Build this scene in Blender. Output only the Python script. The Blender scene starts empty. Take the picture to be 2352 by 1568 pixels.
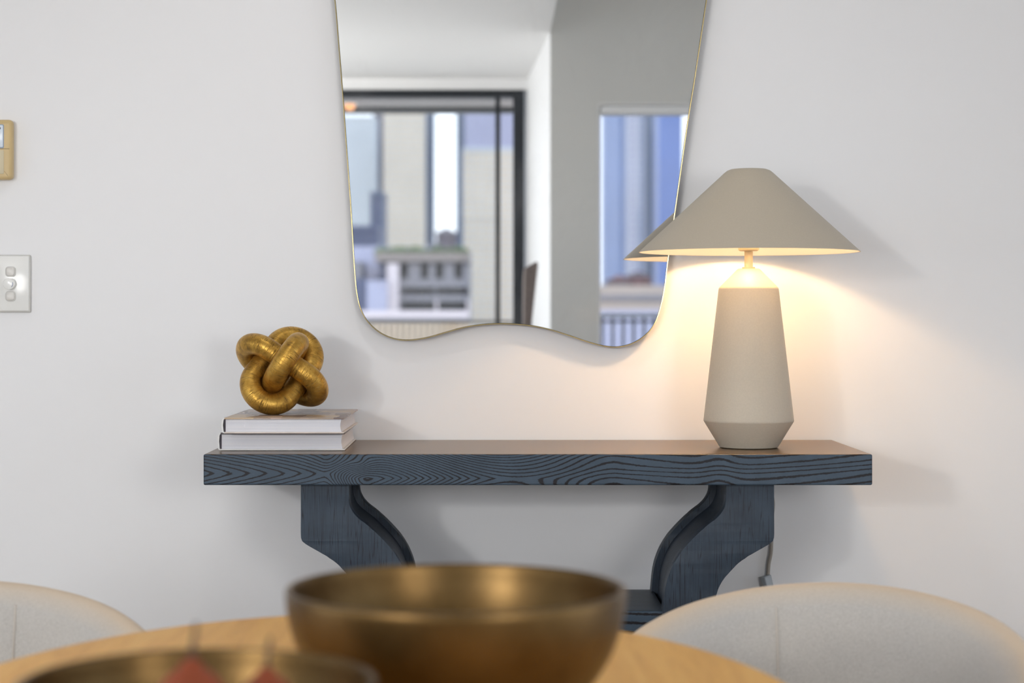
import bpy, bmesh, math, random
import numpy as np
from mathutils import Vector, Matrix, Euler

random.seed(4)
S = bpy.context.scene
COL = S.collection
R = math.radians

# ------------------------------------------------------------------ camera
F, PX, PY, DW, CH = 4140.0, 1135.0, 730.0, 3.6, 1.10     # focal (px), principal point, wall distance, camera height
cd = bpy.data.cameras.new('camera')
cam = bpy.data.objects.new('camera', cd); COL.objects.link(cam)
cam.location = (0, -DW, CH); cam.rotation_euler = (R(90), 0, 0)
cd.sensor_width = 36; cd.lens = F / 2352 * 36
cd.shift_x = (1176 - PX) / 2352; cd.shift_y = (PY - 784) / 2352
cd.clip_start = 0.05; cd.clip_end = 6000
cd.dof.use_dof = True; cd.dof.focus_distance = 3.32; cd.dof.aperture_fstop = 3.6
S.camera = cam

# ------------------------------------------------------------------ world, sun, lights, exposure
w = bpy.data.worlds.new('sky'); S.world = w; w.use_nodes = True
nt = w.node_tree; nt.nodes.clear()
out = nt.nodes.new('ShaderNodeOutputWorld'); bg = nt.nodes.new('ShaderNodeBackground')
tc = nt.nodes.new('ShaderNodeTexCoord'); sep = nt.nodes.new('ShaderNodeSeparateXYZ'); rmp = nt.nodes.new('ShaderNodeValToRGB')
nt.links.new(tc.outputs['Generated'], sep.inputs[0]); nt.links.new(sep.outputs['Z'], rmp.inputs[0])
rmp.color_ramp.elements[0].position = 0.0; rmp.color_ramp.elements[0].color = (0.90, 0.93, 1.0, 1)
rmp.color_ramp.elements[1].position = 0.6; rmp.color_ramp.elements[1].color = (0.55, 0.72, 1.0, 1)
nt.links.new(rmp.outputs[0], bg.inputs[0]); bg.inputs[1].default_value = 1.7
nt.links.new(bg.outputs[0], out.inputs[0])

def light(name, kind, loc, energy, color=(1, 1, 1), rot=None, to=None, **kw):
    d = bpy.data.lights.new(name, kind); d.energy = energy; d.color = color
    for k, v in kw.items(): setattr(d, k, v)
    o = bpy.data.objects.new(name, d); COL.objects.link(o); o.location = loc
    if rot: o.rotation_euler = rot
    if to is not None: o.rotation_euler = (Vector(to) - Vector(loc)).to_track_quat('-Z', 'Y').to_euler()
    return o
light('sun', 'SUN', (0, 20, 60), 1.4, (1.0, 0.93, 0.84), to=(0, -40, 20), angle=R(0.6))
# unseen fill panels added to brighten the room, then its ceiling downlight
light('ceiling_fill_light', 'AREA', (-2.1, -3.0, 2.735), 3, (1.0, 0.99, 0.98), rot=(0, 0, 0), shape='RECTANGLE', size=.9, size_y=.9)
light('ceiling_fill_light', 'AREA', (1.5, -3.0, 2.735), 3, (1.0, 0.99, 0.98), rot=(0, 0, 0), shape='RECTANGLE', size=.9, size_y=.9)
light('ceiling_downlight', 'SPOT', (-0.15, -1.0, 2.73), 9, (1.0, 0.98, 0.96), rot=(0, 0, 0), spot_size=R(120), spot_blend=0.6, shadow_soft_size=0.04)
for sx, pw in ((-1.4, 48), (1.4, 60)):      # added unseen low fills, reaching the wall under the console top
    light('low_fill_light', 'SPOT', (sx, -4.2, 1.26), pw, (1.0, 0.985, 0.97), to=(.1 * sx, 0, .72), spot_size=R(85), spot_blend=.8, shadow_soft_size=.40)
light('recess_fill_light', 'POINT', (-2.35, -5.2, 1.75), 80, (1.0, 0.99, 0.97), shadow_soft_size=.12)  # added unseen fill, brightens the recess ceiling and return wall
S.view_settings.view_transform = 'Standard'; S.view_settings.look = 'None'
S.view_settings.gamma = 1.0; S.view_settings.use_curve_mapping = False
S.view_settings.exposure = 0.50
S.cycles.use_denoising = True
S.cycles.max_bounces = 8; S.cycles.diffuse_bounces = 5; S.cycles.glossy_bounces = 5
S.cycles.use_adaptive_sampling = True; S.cycles.adaptive_threshold = 0.02; S.cycles.transparent_max_bounces = 16
S.cycles.sample_clamp_indirect = 6.0
S.cycles.caustics_reflective = False; S.cycles.caustics_refractive = False

# ------------------------------------------------------------------ helpers
def P(px, py, D): return Vector(((px - PX) / F * D, -DW + D, CH - (py - PY) / F * D))
VY = DW - 0.05
def X_(px, D): return (px - PX) / F * D
def Z_(py, D): return CH - (py - PY) / F * D
def lin(c):
    return tuple(((x / 255 + .055) / 1.055) ** 2.4 if x / 255 > .04045 else x / 255 / 12.92 for x in c) + (1,)

def link(name, me, mat=None, parent=None, loc=None):
    o = bpy.data.objects.new(name, me); COL.objects.link(o)
    if mat is not None:
        for m in (mat if isinstance(mat, (list, tuple)) else [mat]): me.materials.append(m)
    if parent is not None: o.parent = parent
    if loc is not None: o.location = loc
    return o
def ob(name, bm, mat=None, parent=None, loc=None, smooth=None, recalc=True):
    if recalc: bmesh.ops.recalc_face_normals(bm, faces=bm.faces)
    me = bpy.data.meshes.new(name); bm.to_mesh(me); bm.free()
    if smooth is not None:
        for p in me.polygons: p.use_smooth = True
        me.set_sharp_from_angle(angle=R(smooth))
    return link(name, me, mat, parent, loc)
def thing(name, label, cat, loc=(0, 0, 0), rz=0.0, group=None):
    o = bpy.data.objects.new(name, None); COL.objects.link(o); o.empty_display_size = .05
    o.location = loc; o.rotation_euler = (0, 0, rz); return tag(o, label, cat, group)
def tag(o, label, cat, group=None):
    o['label'] = label; o['category'] = cat
    if group: o['group'] = group
    return o
def struct(o): o['kind'] = 'structure'; return o
def copy_tree(o, parent=None):
    c = o.copy(); COL.objects.link(c); c.parent = parent
    for ch in list(o.children): copy_tree(ch, c)
    return c

def box(bm, x0, x1, y0, y1, z0, z1, bev=0.0, seg=2):
    r = bmesh.ops.create_cube(bm, size=1)
    vs = r['verts']
    for v in vs:
        v.co = Vector(((x0 + x1) / 2 + v.co.x * (x1 - x0), (y0 + y1) / 2 + v.co.y * (y1 - y0), (z0 + z1) / 2 + v.co.z * (z1 - z0)))
    if bev:
        es = list({e for v in vs for e in v.link_edges})
        bmesh.ops.bevel(bm, geom=es, offset=bev, segments=seg, profile=.5, affect='EDGES')
    return bm
def mk(*a, **k): return box(bmesh.new(), *a, **k)
def lathe(bm, prof, n=96, close=False):
    rings = []
    for r, z in prof:
        if r < 1e-6: rings.append([bm.verts.new((0, 0, z))])
        else: rings.append([bm.verts.new((r * math.cos(2 * math.pi * i / n), r * math.sin(2 * math.pi * i / n), z)) for i in range(n)])
    for a, b in zip(rings[:-1], rings[1:]):
        for i in range(n):
            j = (i + 1) % n
            if len(a) == 1 and len(b) == 1: continue
            if len(a) == 1: bm.faces.new((a[0], b[i], b[j]))
            elif len(b) == 1: bm.faces.new((a[i], b[0], a[j]))
            else: bm.faces.new((a[i], b[i], b[j], a[j]))
    return bm
def catmull(pts, n=6, closed=False):
    pts = [Vector(p) for p in pts]; out = []; N = len(pts)
    for i in range(N if closed else N - 1):
        p1, p2 = pts[i], pts[(i + 1) % N]
        p0 = pts[i - 1] if (i > 0 or closed) else p1
        p3 = pts[(i + 2) % N] if (i + 2 < N or closed) else p2
        for k in range(n):
            t = k / n
            out.append(0.5 * ((2 * p1) + (p2 - p0) * t + (2 * p0 - 5 * p1 + 4 * p2 - p3) * t * t + (3 * p1 - p0 - 3 * p2 + p3) * t ** 3))
    if not closed: out.append(pts[-1])
    return out
def round_corners(pts, r, n=5):
    out = []; N = len(pts)
    for i in range(N):
        p = Vector(pts[i]); a = Vector(pts[i - 1]) - p; b = Vector(pts[(i + 1) % N]) - p
        q = min(r, a.length * .45, b.length * .45); s = p + a.normalized() * q; e = p + b.normalized() * q
        for k in range(n + 1):
            t = k / n; out.append(s * (1 - t) ** 2 + p * 2 * t * (1 - t) + e * t * t)
    return out
def prism(bm, pts, y0, y1, bev=0.0, seg=2):
    """extrude an (x, z) outline from y0 to y1"""
    vs = [bm.verts.new((p[0], y0, p[1])) for p in pts]
    f = bm.faces.new(vs)
    r = bmesh.ops.extrude_face_region(bm, geom=[f])
    nv = [g for g in r['geom'] if isinstance(g, bmesh.types.BMVert)]
    for v in nv: v.co.y = y1
    if bev:
        nf = [g for g in r['geom'] if isinstance(g, bmesh.types.BMFace)]
        es = set(f.edges) | {e for q in nf for e in q.edges}
        bmesh.ops.bevel(bm, geom=list(es), offset=bev, segments=seg, profile=.5, affect='EDGES')
    return bm
def tube(bm, pts, r, n=12, cap=True):
    pts = [Vector(p) for p in pts]; prev = None; rings = []
    up = Vector((0, 1, 0))
    for i, p in enumerate(pts):
        t = (pts[min(i + 1, len(pts) - 1)] - pts[max(i - 1, 0)]).normalized()
        if prev is None: a = t.orthogonal().normalized()
        else: a = (prev - t * prev.dot(t)).normalized()
        prev = a; b = t.cross(a); rr = r(i / (len(pts) - 1)) if callable(r) else r
        rings.append([bm.verts.new(p + (a * math.cos(2 * math.pi * k / n) + b * math.sin(2 * math.pi * k / n)) * rr) for k in range(n)])
    for A, B in zip(rings[:-1], rings[1:]):
        for k in range(n): bm.faces.new((A[k], A[(k + 1) % n], B[(k + 1) % n], B[k]))
    if cap: bm.faces.new(rings[0][::-1]); bm.faces.new(rings[-1])
    return bm

# ------------------------------------------------------------------ materials
class N:
    def __init__(s, name):
        s.m = bpy.data.materials.new(name); s.m.use_nodes = True; s.t = s.m.node_tree
        s.b = s.t.nodes['Principled BSDF']; s.o = s.t.nodes['Material Output']
    def n(s, typ, **kw):
        x = s.t.nodes.new('ShaderNode' + typ)
        for k, v in kw.items(): setattr(x, k, v)
        return x
    def l(s, a, b): s.t.links.new(a, b)
    def math(s, op, a, b=None, c=None):
        x = s.n('Math', operation=op)
        for i, v in enumerate((a, b, c)):
            if v is None: continue
            if isinstance(v, (int, float)): x.inputs[i].default_value = v
            else: s.l(v, x.inputs[i])
        return x.outputs[0]
    def noise(s, scale, vec=None, detail=3, rough=.5, stretch=None, coord='Object', dist=0):
        if vec is None: vec = s.n('TexCoord').outputs[coord]
        if stretch:
            mp = s.n('Mapping'); mp.inputs['Scale'].default_value = stretch; s.l(vec, mp.inputs[0]); vec = mp.outputs[0]
        x = s.n('TexNoise'); x.inputs['Scale'].default_value = scale; x.inputs['Detail'].default_value = detail
        x.inputs['Roughness'].default_value = rough; x.inputs['Distortion'].default_value = dist
        s.l(vec, x.inputs['Vector']); return x.outputs['Fac']
    def ramp(s, fac, stops):
        x = s.n('ValToRGB'); e = x.color_ramp.elements
        while len(e) < len(stops): e.new(.5)
        for q, (p, c) in zip(e, stops): q.position = p; q.color = c if len(c) == 4 else tuple(c) + (1,)
        s.l(fac, x.inputs[0]); return x.outputs[0]
    def mixc(s, fac, a, b, mode='MIX'):
        x = s.n('Mix', data_type='RGBA', blend_type=mode)
        for i, v in ((0, fac), (6, a), (7, b)):
            if isinstance(v, (int, float, tuple)): x.inputs[i].default_value = v
            else: s.l(v, x.inputs[i])
        return x.outputs[2]
    def bump(s, h, strength=.3, dist=.001):
        x = s.n('Bump'); x.inputs['Strength'].default_value = strength; x.inputs['Distance'].default_value = dist
        s.l(h, x.inputs['Height']); s.l(x.outputs[0], s.b.inputs['Normal'])
def plain(name, c, rough=.5, metal=0.0, noise=0.0, nscale=30, bump=0.0, bscale=200, spec=.5, stretch=None):
    q = N(name); c = tuple(c)[:3] + (1,)
    q.b.inputs['Roughness'].default_value = rough; q.b.inputs['Metallic'].default_value = metal
    q.b.inputs['Specular IOR Level'].default_value = spec
    if noise:
        f = q.noise(nscale, stretch=stretch)
        d = tuple(x * (1 - noise) for x in c[:3]) + (1,); e = tuple(min(1, x * (1 + noise)) for x in c[:3]) + (1,)
        q.l(q.ramp(f, [(.3, d), (.7, e)]), q.b.inputs['Base Color'])
    else: q.b.inputs['Base Color'].default_value = c
    if bump: q.bump(q.noise(bscale, stretch=stretch), bump, .0006)
    return q.m
M = {}
M['paint'] = plain('wall_paint', (.85, .85, .855), .55, bump=.12, bscale=90)
M['ceiling'] = plain('ceiling_paint', (.86, .86, .86), .7, bump=.1, bscale=60)
M['floor'] = plain('oak_floor', (.50, .46, .41), .4, noise=.25, nscale=6, stretch=(1, 8, 1))
M['trim'] = plain('trim_paint', (.82, .82, .81), .4, bump=.05)
M['black_alu'] = plain('black_aluminium', (.022, .026, .032), .35, .3, noise=.1)
M['stone'] = plain('lamp_base_ceramic', lin((190, 181, 164))[:3], .52, noise=.03, nscale=300, bump=.25, bscale=900)
M['shade'] = plain('lamp_shade_metal', lin((186, 175, 156))[:3], .5, noise=.03, nscale=500, bump=.2, bscale=1200)
M['shade_in'] = plain('lamp_shade_lining', (.9, .88, .82), .6, bump=.05)
M['cream_metal'] = plain('cream_metal', lin((214, 196, 160))[:3], .45, bump=.05)
M['cord'] = plain('grey_cord', (.32, .29, .25), .5, bump=.1, bscale=500)
M['switchgrey'] = plain('cord_switch_plastic', (.40, .44, .47), .4, bump=.05)
M['brass'] = plain('mirror_frame_brass', (.62, .50, .24), .22, 1.0, noise=.08, nscale=60)
M['dark_back'] = plain('mirror_backing', (.02, .02, .018), .5, bump=.1)
M['plate'] = plain('switch_plate_plastic', (.84, .84, .81), .12, noise=.03, nscale=14)
M['plate_edge'] = plain('switch_surround_plastic', (.62, .61, .58), .35, bump=.05)
M['rocker'] = plain('rocker_plastic', (.70, .68, .64), .35, bump=.05)
M['blue_mark'] = plain('blue_mark', (.10, .14, .35), .4, bump=.05)
M['therm'] = plain('thermostat_plastic', lin((205, 180, 130))[:3], .42, noise=.05, nscale=20, bump=.1)
M['therm_l'] = plain('thermostat_lid_plastic', lin((208, 196, 165))[:3], .5, noise=.04, nscale=20, bump=.1)
M['therm_seam'] = plain('thermostat_seam', (.30, .21, .09), .6, bump=.05)
M['lcd_frame'] = plain('screen_surround', (.30, .36, .46), .3, bump=.05)
M['lcd'] = plain('screen_face', (.72, .80, .88), .15, noise=.05, nscale=80)
M['lcd_dark'] = plain('screen_mark_dark', (.03, .04, .05), .4, bump=.05)

# black-stained ash: the growth rings come from a per-vertex field, the shader draws them
q = N('black_stained_ash')
at = q.n('Attribute', attribute_name='grain')
warp = q.noise(55, stretch=(1, 1, 4), detail=5, rough=.7)
g = q.math('ADD', at.outputs['Fac'], q.math('MULTIPLY', q.math('SUBTRACT', warp, .5), .30))
fr = q.math('PINGPONG', g, .5)                                   # 0 at a ring line
fine = q.noise(900, stretch=(.25, 1, 1), detail=3, rough=.7)
wid = q.noise(9, detail=2)
thr = q.math('ADD', q.math('MULTIPLY', wid, .24), .045)
d = q.math('SUBTRACT', thr, q.math('ADD', fr, q.math('MULTIPLY', q.math('SUBTRACT', fine, .5), .28)))
mask = q.math('MULTIPLY', d, 16); mask = q.n('Clamp').outputs[0] if False else q.math('MINIMUM', q.math('MAXIMUM', mask, 0.0), 1.0)
mott = q.noise(22, detail=4, rough=.6)
fib = q.noise(60, stretch=(1.0, 14, 14), detail=3, rough=.7)
basec = q.ramp(mott, [(.25, (.040, .062, .088)), (.75, (.064, .096, .134))])
basec = q.mixc(q.math('MULTIPLY', fib, .35), basec, (.022, .032, .048, 1))
colr = q.mixc(mask, basec, (.0075, .0065, .009, 1))
q.l(colr, q.b.inputs['Base Color'])
q.b.inputs['Roughness'].default_value = .42; q.b.inputs['Specular IOR Level'].default_value = .3
q.bump(q.math('ADD', q.math('MULTIPLY', mask, -1.0), q.math('MULTIPLY', fine, .2)), .2, .0006)
M['ash'] = q.m
qm = q.m

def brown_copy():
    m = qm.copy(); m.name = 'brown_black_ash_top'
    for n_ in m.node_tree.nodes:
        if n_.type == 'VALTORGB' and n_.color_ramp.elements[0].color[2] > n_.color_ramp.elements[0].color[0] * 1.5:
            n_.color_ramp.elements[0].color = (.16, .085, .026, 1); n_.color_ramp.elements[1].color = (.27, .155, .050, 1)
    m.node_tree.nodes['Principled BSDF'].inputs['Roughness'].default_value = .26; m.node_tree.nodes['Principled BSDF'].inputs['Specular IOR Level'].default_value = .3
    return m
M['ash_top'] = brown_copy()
# legs: vertical straight grain
q = N('black_stained_ash_upright')
f1 = q.noise(9, stretch=(7, 3, .22), detail=2, rough=.5)
f2 = q.noise(260, stretch=(2.2, 2, .10), detail=3, rough=.7)
fr = q.math('PINGPONG', q.math('MULTIPLY', f1, 15.0), .5)
m1 = q.math('MINIMUM', q.math('MAXIMUM', q.math('MULTIPLY', q.math('SUBTRACT', q.math('MULTIPLY', f2, .30), fr), 5), 0), 1)
mott = q.noise(14, detail=4, rough=.6)
bc = q.ramp(mott, [(.25, (.024, .036, .053)), (.75, (.048, .070, .098))])
bc = q.mixc(q.math('MULTIPLY', f2, .4), bc, (.016, .022, .034, 1))
q.l(q.mixc(m1, bc, (.008, .009, .014, 1)), q.b.inputs['Base Color']); q.b.inputs['Roughness'].default_value = .48; q.b.inputs['Specular IOR Level'].default_value = .3
q.bump(q.math('ADD', f2, q.math('MULTIPLY', m1, -.7)), .3, .0006)
M['ash_up'] = q.m

# cast bronze knot: uv u runs along a ring, v around it
q = N('brushed_antique_gold')
uv = q.n('TexCoord').outputs['UV']
l1 = q.noise(1.0, vec=uv, stretch=(260, 3.5, 1), detail=5, rough=.75)
l2 = q.noise(1.0, vec=uv, stretch=(120, 5, 1), detail=3, rough=.6, dist=.4)
blot = q.noise(45, detail=4, rough=.65)
dark = q.math('MINIMUM', q.math('MAXIMUM', q.math('MULTIPLY', q.math('SUBTRACT', .46, l1), 9), 0), 1)
dark2 = q.math('MULTIPLY', q.math('MINIMUM', q.math('MAXIMUM', q.math('MULTIPLY', q.math('SUBTRACT', .36, l2), 14), 0), 1), .75)
dk = q.math('MAXIMUM', dark, dark2)
gold = q.ramp(blot, [(.28, (.24, .13, .028)), (.48, (.52, .295, .055)), (.72, (.70, .43, .10))])
q.l(q.mixc(q.math('MULTIPLY', dk, .85), gold, (.045, .028, .012, 1)), q.b.inputs['Base Color'])
q.b.inputs['Metallic'].default_value = .88
q.l(q.ramp(l1, [(.3, (.42,) * 3), (.7, (.25,) * 3)]), q.b.inputs['Roughness'])
q.bump(q.math('ADD', l1, q.math('MULTIPLY', dk, -.7)), .5, .0009)
M['gold'] = q.m

q = N('dark_bronze_bowl')
b1 = q.noise(16, detail=4, rough=.6); b2 = q.noise(500, detail=2)
q.l(q.ramp(b1, [(.3, (.090, .050, .014)), (.7, (.140, .083, .028))]), q.b.inputs['Base Color'])
q.b.inputs['Metallic'].default_value = .85; q.b.inputs['Roughness'].default_value = .36
q.bump(b2, .15, .0006)
M['bronze'] = q.m

q = N('oak_table_top')
w1 = q.noise(7, stretch=(6, .6, 1), detail=5, rough=.6, dist=.8); w2 = q.noise(60, stretch=(6, .4, 1), detail=3)
c1 = q.ramp(w1, [(.25, (.68, .33, .065)), (.55, (.84, .45, .10)), (.8, (.90, .53, .14))])
q.l(q.mixc(q.math('MULTIPLY', w2, .25), c1, (.36, .19, .07, 1)), q.b.inputs['Base Color'])
q.b.inputs['Roughness'].default_value = .5; q.b.inputs['Specular IOR Level'].default_value = .3; q.bump(w2, .1, .0005)
M['oak'] = q.m

q = N('linen_upholstery')
wx = q.noise(260, stretch=(1, 1, 7), detail=2); wy = q.noise(260, stretch=(6, 6, 1), detail=2); bl = q.noise(10, detail=3)
wv = q.math('ADD', wx, wy)
c1 = q.ramp(q.math('MULTIPLY', wv, .5), [(.35, (.38, .365, .34)), (.65, (.60, .58, .545))])
rim_sheen_f = q.n('Attribute', attribute_name='rim')  # warm lamplight sheen on the chair tops, painted as a tan tint
q.l(q.mixc(q.math('MULTIPLY', rim_sheen_f.outputs['Fac'], .85), q.mixc(q.math('MULTIPLY', bl, .25), c1, (.66, .58, .48, 1)), (.66, .50, .33, 1)), q.b.inputs['Base Color'])
q.b.inputs['Roughness'].default_value = .9; q.b.inputs['Sheen Weight'].default_value = .2
q.bump(wv, .5, .001)
M['linen'] = q.m
M['linen_rim_sheen'] = plain('linen_sheen_tint', (.60, .48, .34), .9, noise=.1, nscale=60, bump=.4, bscale=500)  # tan of the painted rim sheen, left unassigned
M['seam'] = plain('linen_piping', (.56, .51, .45), .9, bump=.3, bscale=600)
M['taupe'] = plain('taupe_fabric', (.20, .165, .15), .85, noise=.15, nscale=60, bump=.3, bscale=500)

# mirror glass with faint wiping marks
q = N('mirror_silver')
sm = q.noise(3.2, stretch=(1, 1, .8), detail=5, rough=.65, dist=.8); st = q.noise(60, stretch=(1.6, 1, .12), detail=3, rough=.7)
hz = q.math('MULTIPLY', q.math('MAXIMUM', q.math('SUBTRACT', sm, .5), 0), q.math('ADD', st, .3))
q.b.inputs['Metallic'].default_value = 1.0; q.b.inputs['Base Color'].default_value = (.93, .94, .93, 1)
q.b.inputs['Roughness'].default_value = 0.0
df = q.n('BsdfDiffuse'); df.inputs[0].default_value = (.8, .8, .8, 1)
mx = q.n('MixShader'); q.l(q.math('MULTIPLY', hz, .42), mx.inputs[0]); q.l(q.b.outputs[0], mx.inputs[1]); q.l(df.outputs[0], mx.inputs[2])
q.l(mx.outputs[0], q.o.inputs[0]); M['mirror'] = q.m

def pane_mat(name, tint):
    q = N(name); tr = q.n('BsdfTransparent'); tr.inputs[0].default_value = tint
    gl = q.n('BsdfGlossy'); gl.inputs['Roughness'].default_value = .02
    fz = q.n('Fresnel'); fz.inputs[0].default_value = 1.45
    mx = q.n('MixShader'); q.l(q.math('MULTIPLY', fz.outputs[0], 1.0), mx.inputs[0]); q.l(tr.outputs[0], mx.inputs[1]); q.l(gl.outputs[0], mx.inputs[2])
    q.l(mx.outputs[0], q.o.inputs[0]); return q.m
M['pane'] = pane_mat('window_glass', (.97, .98, .985, 1))
def emis(name, c, s):
    q = N(name); q.b.inputs['Base Color'].default_value = (0, 0, 0, 1)
    q.b.inputs['Emission Color'].default_value = tuple(c) + (1,); q.b.inputs['Emission Strength'].default_value = s
    return q.m

# ------------------------------------------------------------------ the room
CZ = 2.40                                   # ceiling height
D1, D2 = 9.8, 8.2                           # (mirrored) distances of the window wall and the nearer grey wall
Y1, Y2 = VY - D1, VY - D2
XL, XR = -3.2, 2.6
C1, C2 = X_(1205, D1), X_(1264, D2)         # the return wall runs from C1 to C2
T = .28
struct(ob('floor', mk(XL - .3, XR + .3, Y1 - T, .3, -.12, 0), M['floor']))
struct(ob('ceiling', mk(XL - .3, XR + .3, Y1 - T, .3, CZ + .35, CZ + .5), M['ceiling']))
struct(ob('ceiling_recess', mk(XL - .3, C2, Y1 - T, -3.2, CZ, CZ + .35), M['ceiling']))
struct(ob('wall_back', mk(XL - .3, XR + .3, 0, .3, 0, CZ + .35), M['paint']))
bm = bmesh.new(); box(bm, XL, XR, -.014, 0, 0, .11, bev=.004); struct(ob('baseboard_back', bm, M['trim'], smooth=30))
DT = Z_(205, D1)                            # door head
DX0, DX1 = -2.75, X_(1205, D1)
bm = bmesh.new(); box(bm, XL - .3, DX0, Y1 - T, Y1, 0, CZ); box(bm, DX0, DX1 + .02, Y1 - T, Y1, DT, CZ)
struct(ob('wall_front', bm, M['paint']))
# return wall and grey wall with its window
WX0, WX1, WZ0, WZ1 = X_(1372, D2), 1.75, .45, Z_(235, D2)
bm = bmesh.new()
vs = [(C1, Y1 - T), (C2, Y2), (C2 + .12, Y2), (C2 + .12, Y1 - T)]
a = [bm.verts.new((x, y, 0)) for x, y in vs]; b = [bm.verts.new((x, y, CZ)) for x, y in vs]
bm.faces.new(a); bm.faces.new(b)
for i in range(4): bm.faces.new((a[i], a[(i + 1) % 4], b[(i + 1) % 4], b[i]))
struct(ob('wall_return', bm, M['paint']))
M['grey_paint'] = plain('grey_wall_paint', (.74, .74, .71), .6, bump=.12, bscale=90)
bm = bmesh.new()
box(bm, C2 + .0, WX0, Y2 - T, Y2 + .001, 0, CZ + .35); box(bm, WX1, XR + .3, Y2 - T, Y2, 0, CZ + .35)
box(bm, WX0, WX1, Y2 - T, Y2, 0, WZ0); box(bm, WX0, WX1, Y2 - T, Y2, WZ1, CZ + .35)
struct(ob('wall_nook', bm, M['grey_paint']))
bm = bmesh.new(); box(bm, WX0, WX1, Y2 - T, Y2 - .002, WZ1 - .012, WZ1); box(bm, WX0, WX0 + .012, Y2 - T, Y2 - .002, WZ0, WZ1 - .012)
box(bm, WX1 - .012, WX1, Y2 - T, Y2 - .002, WZ0, WZ1 - .012); box(bm, WX0, WX1, Y2 - T, Y2 + .02, WZ0, WZ0 + .02)
struct(ob('trim_1', bm, M['trim']))
def window(name, x0, x1, y, z0, z1, fr, mat, mull=(), horizontal=True):
    """frame, stiles and panes in a wall facing y; children of one structural empty"""
    e = bpy.data.objects.new(name, None); COL.objects.link(e); e.location = (x0, y, z0); e['kind'] = 'structure'
    W, H = x1 - x0, z1 - z0
    for n_, a in (('frame_head', (0, W, H - fr * .66, H)), ('frame_sill', (0, W, 0, fr)), ('frame_jamb', (0, fr, fr, H - fr)), ('frame_jamb', (W - fr, W, fr, H - fr * .66))):
        ob(n_, mk(a[0], a[1], -.04, .04, a[2], a[3], bev=.003), mat, e)
    for mx_, mw in mull: ob('stile', mk(mx_ - x0 - mw / 2, mx_ - x0 + mw / 2, -.02, .035, fr, H - fr * .66, bev=.003), mat, e)
    xs = [fr] + [m - x0 for m, _ in mull] + [W - fr]
    for a, b in zip(xs[:-1], xs[1:]): ob('pane', mk(a, b, -.008, -.003, fr, H - fr * .66), M['pane'], e)
    return e
fw = 29 / F * D1
window('door_1', DX0, DX1, Y1 - .05, .0, DT, fw * .92, M['black_alu'], mull=((X_(1143.5, D1), 12 / F * D1), (-1.4, .05)))
window('window_1', WX0 + .012, WX1 - .012, Y2 - T + .05, WZ0 + .02, WZ1 - .012, .012, M['trim'])
bm = mk(WX0 + .014, WX1 - .014, Y2 - .10, Y2 - .004, WZ1 - .012 - 20 / F * D2, WZ1 - .013, bev=.008, seg=3)
M['blind'] = plain('white_blind_cassette', (.90, .91, .92), .4, bump=.05)
tag(ob('roller_blind', bm, M['blind'], smooth=40), 'white roller blind cassette at the head of the nook window, seen in the mirror', 'blind')
# left and right walls with glazing (out of the photograph, they bring the daylight in)
def side_wall(name, x0, x1, y0, y1, z0, z1, wn):
    bm = bmesh.new(); ya, yb = (Y1 - T, .0)
    box(bm, x0, x1, ya, y0, 0, CZ + .35); box(bm, x0, x1, y1, yb, 0, CZ + .35); box(bm, x0, x1, y0, y1, z1, CZ + .35)
    if z0 > 0: box(bm, x0, x1, y0, y1, 0, z0)
    struct(ob(name, bm, M['paint']))
    e = bpy.data.objects.new(wn, None); COL.objects.link(e); e['kind'] = 'structure'; e.location = ((x0 + x1) / 2, y0, z0)
    L, H = y1 - y0, z1 - z0
    for n_, a in (('frame_head', (0, L, H - .06, H)), ('frame_sill', (0, L, 0, .06)), ('frame_jamb', (0, .06, .06, H - .06)), ('frame_jamb', (L - .06, L, .06, H - .06)), ('stile', (L / 2 - .03, L / 2 + .03, .06, H - .06))):
        ob(n_, mk(-.03, .03, a[0], a[1], a[2], a[3]), M['black_alu'], e)
    for a, b in ((.06, L / 2), (L / 2, L - .06)): ob('pane', mk(-.004, .004, a, b, .06, H - .06), M['pane'], e)
side_wall('wall_left', XL - .3, XL, -5.6, -1.2, .0, 2.25, 'window_2')
side_wall('wall_right', XR, XR + .3, -4.2, -1.0, .0, 2.25, 'window_3')

# ------------------------------------------------------------------ console table
Dl0, Dl1 = 3.24, 3.51
ZT = Z_(1009, 3.6); ZB = Z_(1115, 3.2)
D0 = .2426 * F / (1043 - PY)
XC = X_(1235.5, D0); SW = (2004 - 467) / F * D0
con = thing('console_table', 'black-stained wooden console table with curved bracket legs against the white wall', 'table', (XC, -.21, 0))
def sstep(a, b, x): t = np.clip((x - a) / (b - a), 0, 1); return t * t * (3 - 2 * t)
def grain(X, Y, Z):
    px = 467 + (X / SW + .5) * 1537; py = 1043 + (ZT - Z) / (ZT - ZB) * 71
    dy = np.abs(py - 1087)
    hl = (px + 84 * (dy / 24) ** 1.35) / 37
    hm = (px - 860 + 75 * (np.abs(py - 1098) / 30) ** 1.2) / 17
    sag = 4 * np.sin((px - 1300) / 150) + 11 * np.exp(-((px - 1655) / 42) ** 2) - .15 * 260 * np.tanh((px - 1240) / 260) + .085 * np.maximum(px - 1690, 0)
    hr = (1110 - py - sag * 1.0) / 12.5 + .22 * np.sin(py / 8 + px / 260)
    w1 = sstep(740, 850, px); w2 = sstep(1020, 1420, px)
    h = hl * (1 - w1) + (hm + 9) * w1
    h = h * (1 - w2) + (hr + 16) * w2
    r = np.sqrt(((px - 828) / 1.25) ** 2 + ((py - 1065)) ** 2)
    h += 5.0 * np.exp(-(r / 30) ** 1.5) + 1.6 * np.exp(-((px - 775) / 60) ** 2 - ((py - 1060) / 20) ** 2)
    return h + (Y + .2) * 55 + .8 * np.sin(X * 5 + Y * 9)
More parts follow.
